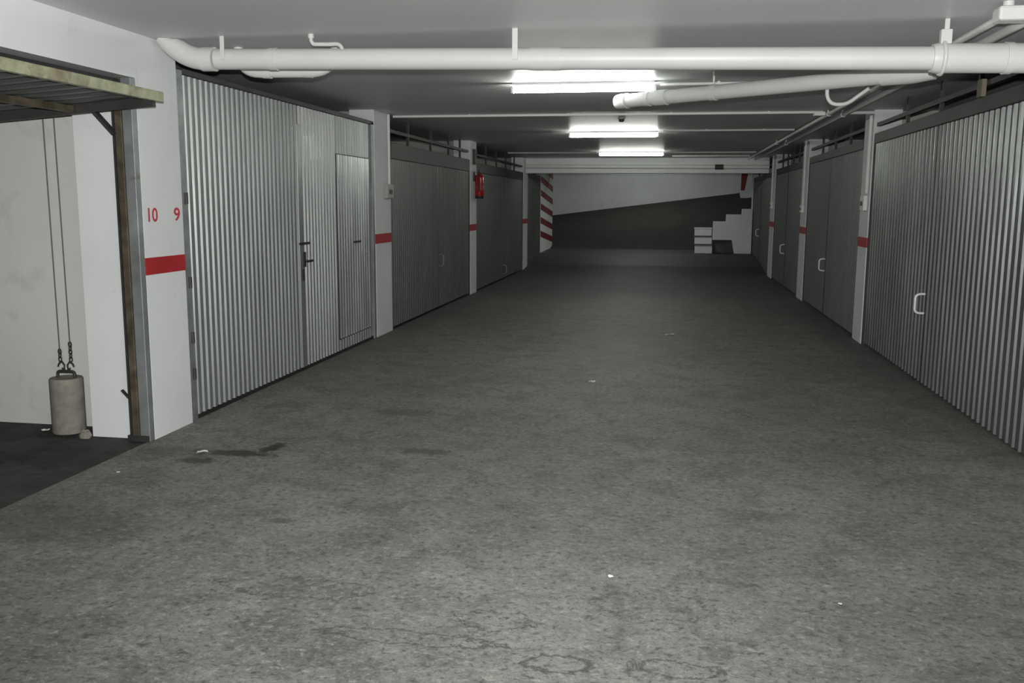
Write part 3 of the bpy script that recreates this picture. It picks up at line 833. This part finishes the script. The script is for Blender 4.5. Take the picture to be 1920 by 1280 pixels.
MB().tube([(c[0], c[1] - 0.02, c[2] + 0.455)] + arc((c[0], c[1] - 0.05, c[2] + 0.455), (c[0] + 0.02, c[1] - 0.105, c[2] + 0.44), (c[0] + 0.02, c[1] - 0.095, c[2] + 0.34), 6) + [(c[0] + 0.02, c[1] - 0.092, c[2] + 0.12)], 0.010, 10).build('hose', BLACK, va_)
MB().box((XL + 0.001, c[1] - 0.03, c[2] + 0.30), (XL + 0.03, c[1] + 0.03, c[2] + 0.46)).build('bracket', DARK, ex)

# ------------------------------------------------------------------ steps by the ramp
st = empty('staircase', (1.0, 25.5, 0.28), 'small white-fronted staircase with stepped side wall at foot of ramp', 'staircase')
zb = 0.24
hs = (0.955 - 0.30) / 3
for k in range(3):
    z0_, z1_ = 0.30 + k * hs, 0.30 + (k + 1) * hs
    y0_ = 25.25 + 0.27 * k
    MB().box((0.745, y0_, zb), (1.205, 26.05, z1_ - 0.035)).build('riser', WHITE, st)
    MB().box((0.735, y0_ - 0.015, z1_ - 0.034), (1.215, 26.05, z1_)).build('tread', TREAD if k < 2 else WHITE, st)
outline = [(1.217, 0.60), (1.217, 0.955), (1.165, 0.955), (1.165, 1.135), (1.56, 1.135), (1.56, 1.325), (1.97, 1.325), (1.97, 1.475), (2.235, 1.475), (2.235, 0.24), (1.80, 0.24), (1.70, 0.60)]
outline = [(1.22, 0.64), (1.22, 1.135), (1.56, 1.135), (1.56, 1.325), (1.97, 1.325), (1.97, 1.475), (2.235, 1.475), (2.235, 0.26), (1.80, 0.26), (1.72, 0.64)]
m = MB()
ya_, yb_ = 25.30, 25.58
f = [(x, ya_, z) for x, z in outline]; g = [(x, yb_, z) for x, z in outline]
m.quad(list(reversed(f))); m.quad(g)
for i in range(len(outline)):
    j = (i + 1) % len(outline)
    m.quad([f[i], f[j], g[j], g[i]])
m.build('side_wall', WHITE, st)
MB().box((1.215, 25.59, zb), (2.235, 26.1, 0.9)).build('back_steps', TREAD, st)

# ------------------------------------------------------------------ litter
def scrap(c, w, h, rot, label, seed):
    q = random.Random(seed)
    m = MB()
    ca, sa = math.cos(rot), math.sin(rot)
    grid = [[None] * 4 for _ in range(4)]
    for i in range(4):
        for j in range(4):
            u = (i / 3 - 0.5) * w * (1 + q.uniform(-0.2, 0.2)); v = (j / 3 - 0.5) * h * (1 + q.uniform(-0.2, 0.2))
            grid[i][j] = (c[0] + u * ca - v * sa, c[1] + u * sa + v * ca, 0.003 + q.uniform(0, 0.35) * min(w, h))
    for i in range(3):
        for j in range(3):
            m.quad([grid[i][j], grid[i + 1][j], grid[i + 1][j + 1], grid[i][j + 1]])
            dn = lambda p: (p[0], p[1], p[2] - 0.002)
            m.quad([dn(grid[i][j + 1]), dn(grid[i + 1][j + 1]), dn(grid[i + 1][j]), dn(grid[i][j])])
    m.build('paper_scrap', PAPER, label=label, cat='litter', group='pale litter on the floor', origin=(c[0], c[1], 0))
scrap((-0.632, 8.08), 0.05, 0.04, 0.4, 'small white paper scrap in the middle of the aisle floor', 1)
scrap((0.062, 11.24), 0.10, 0.05, 0.2, 'farthest pale paper scrap on the aisle floor, below the lamps', 2)
scrap((-2.91, 5.25), 0.07, 0.03, 0.5, 'white paper scrap on the floor in front of the numbered pillar', 3)
scrap((-0.196, 3.75), 0.022, 0.018, 0.3, 'tiny white fleck nearest the camera, left of the other near fleck', 4)
scrap((0.735, 3.645), 0.014, 0.012, 1.0, 'tiniest white fleck on the near floor at right', 5)
scrap((-3.178, 4.75), 0.018, 0.014, 0.2, 'tiny white fleck on the floor near the open garage threshold', 6)
scrap((-4.27, 5.57), 0.05, 0.03, 0.1, 'white scrap on the dark garage floor left of the counterweight', 7)
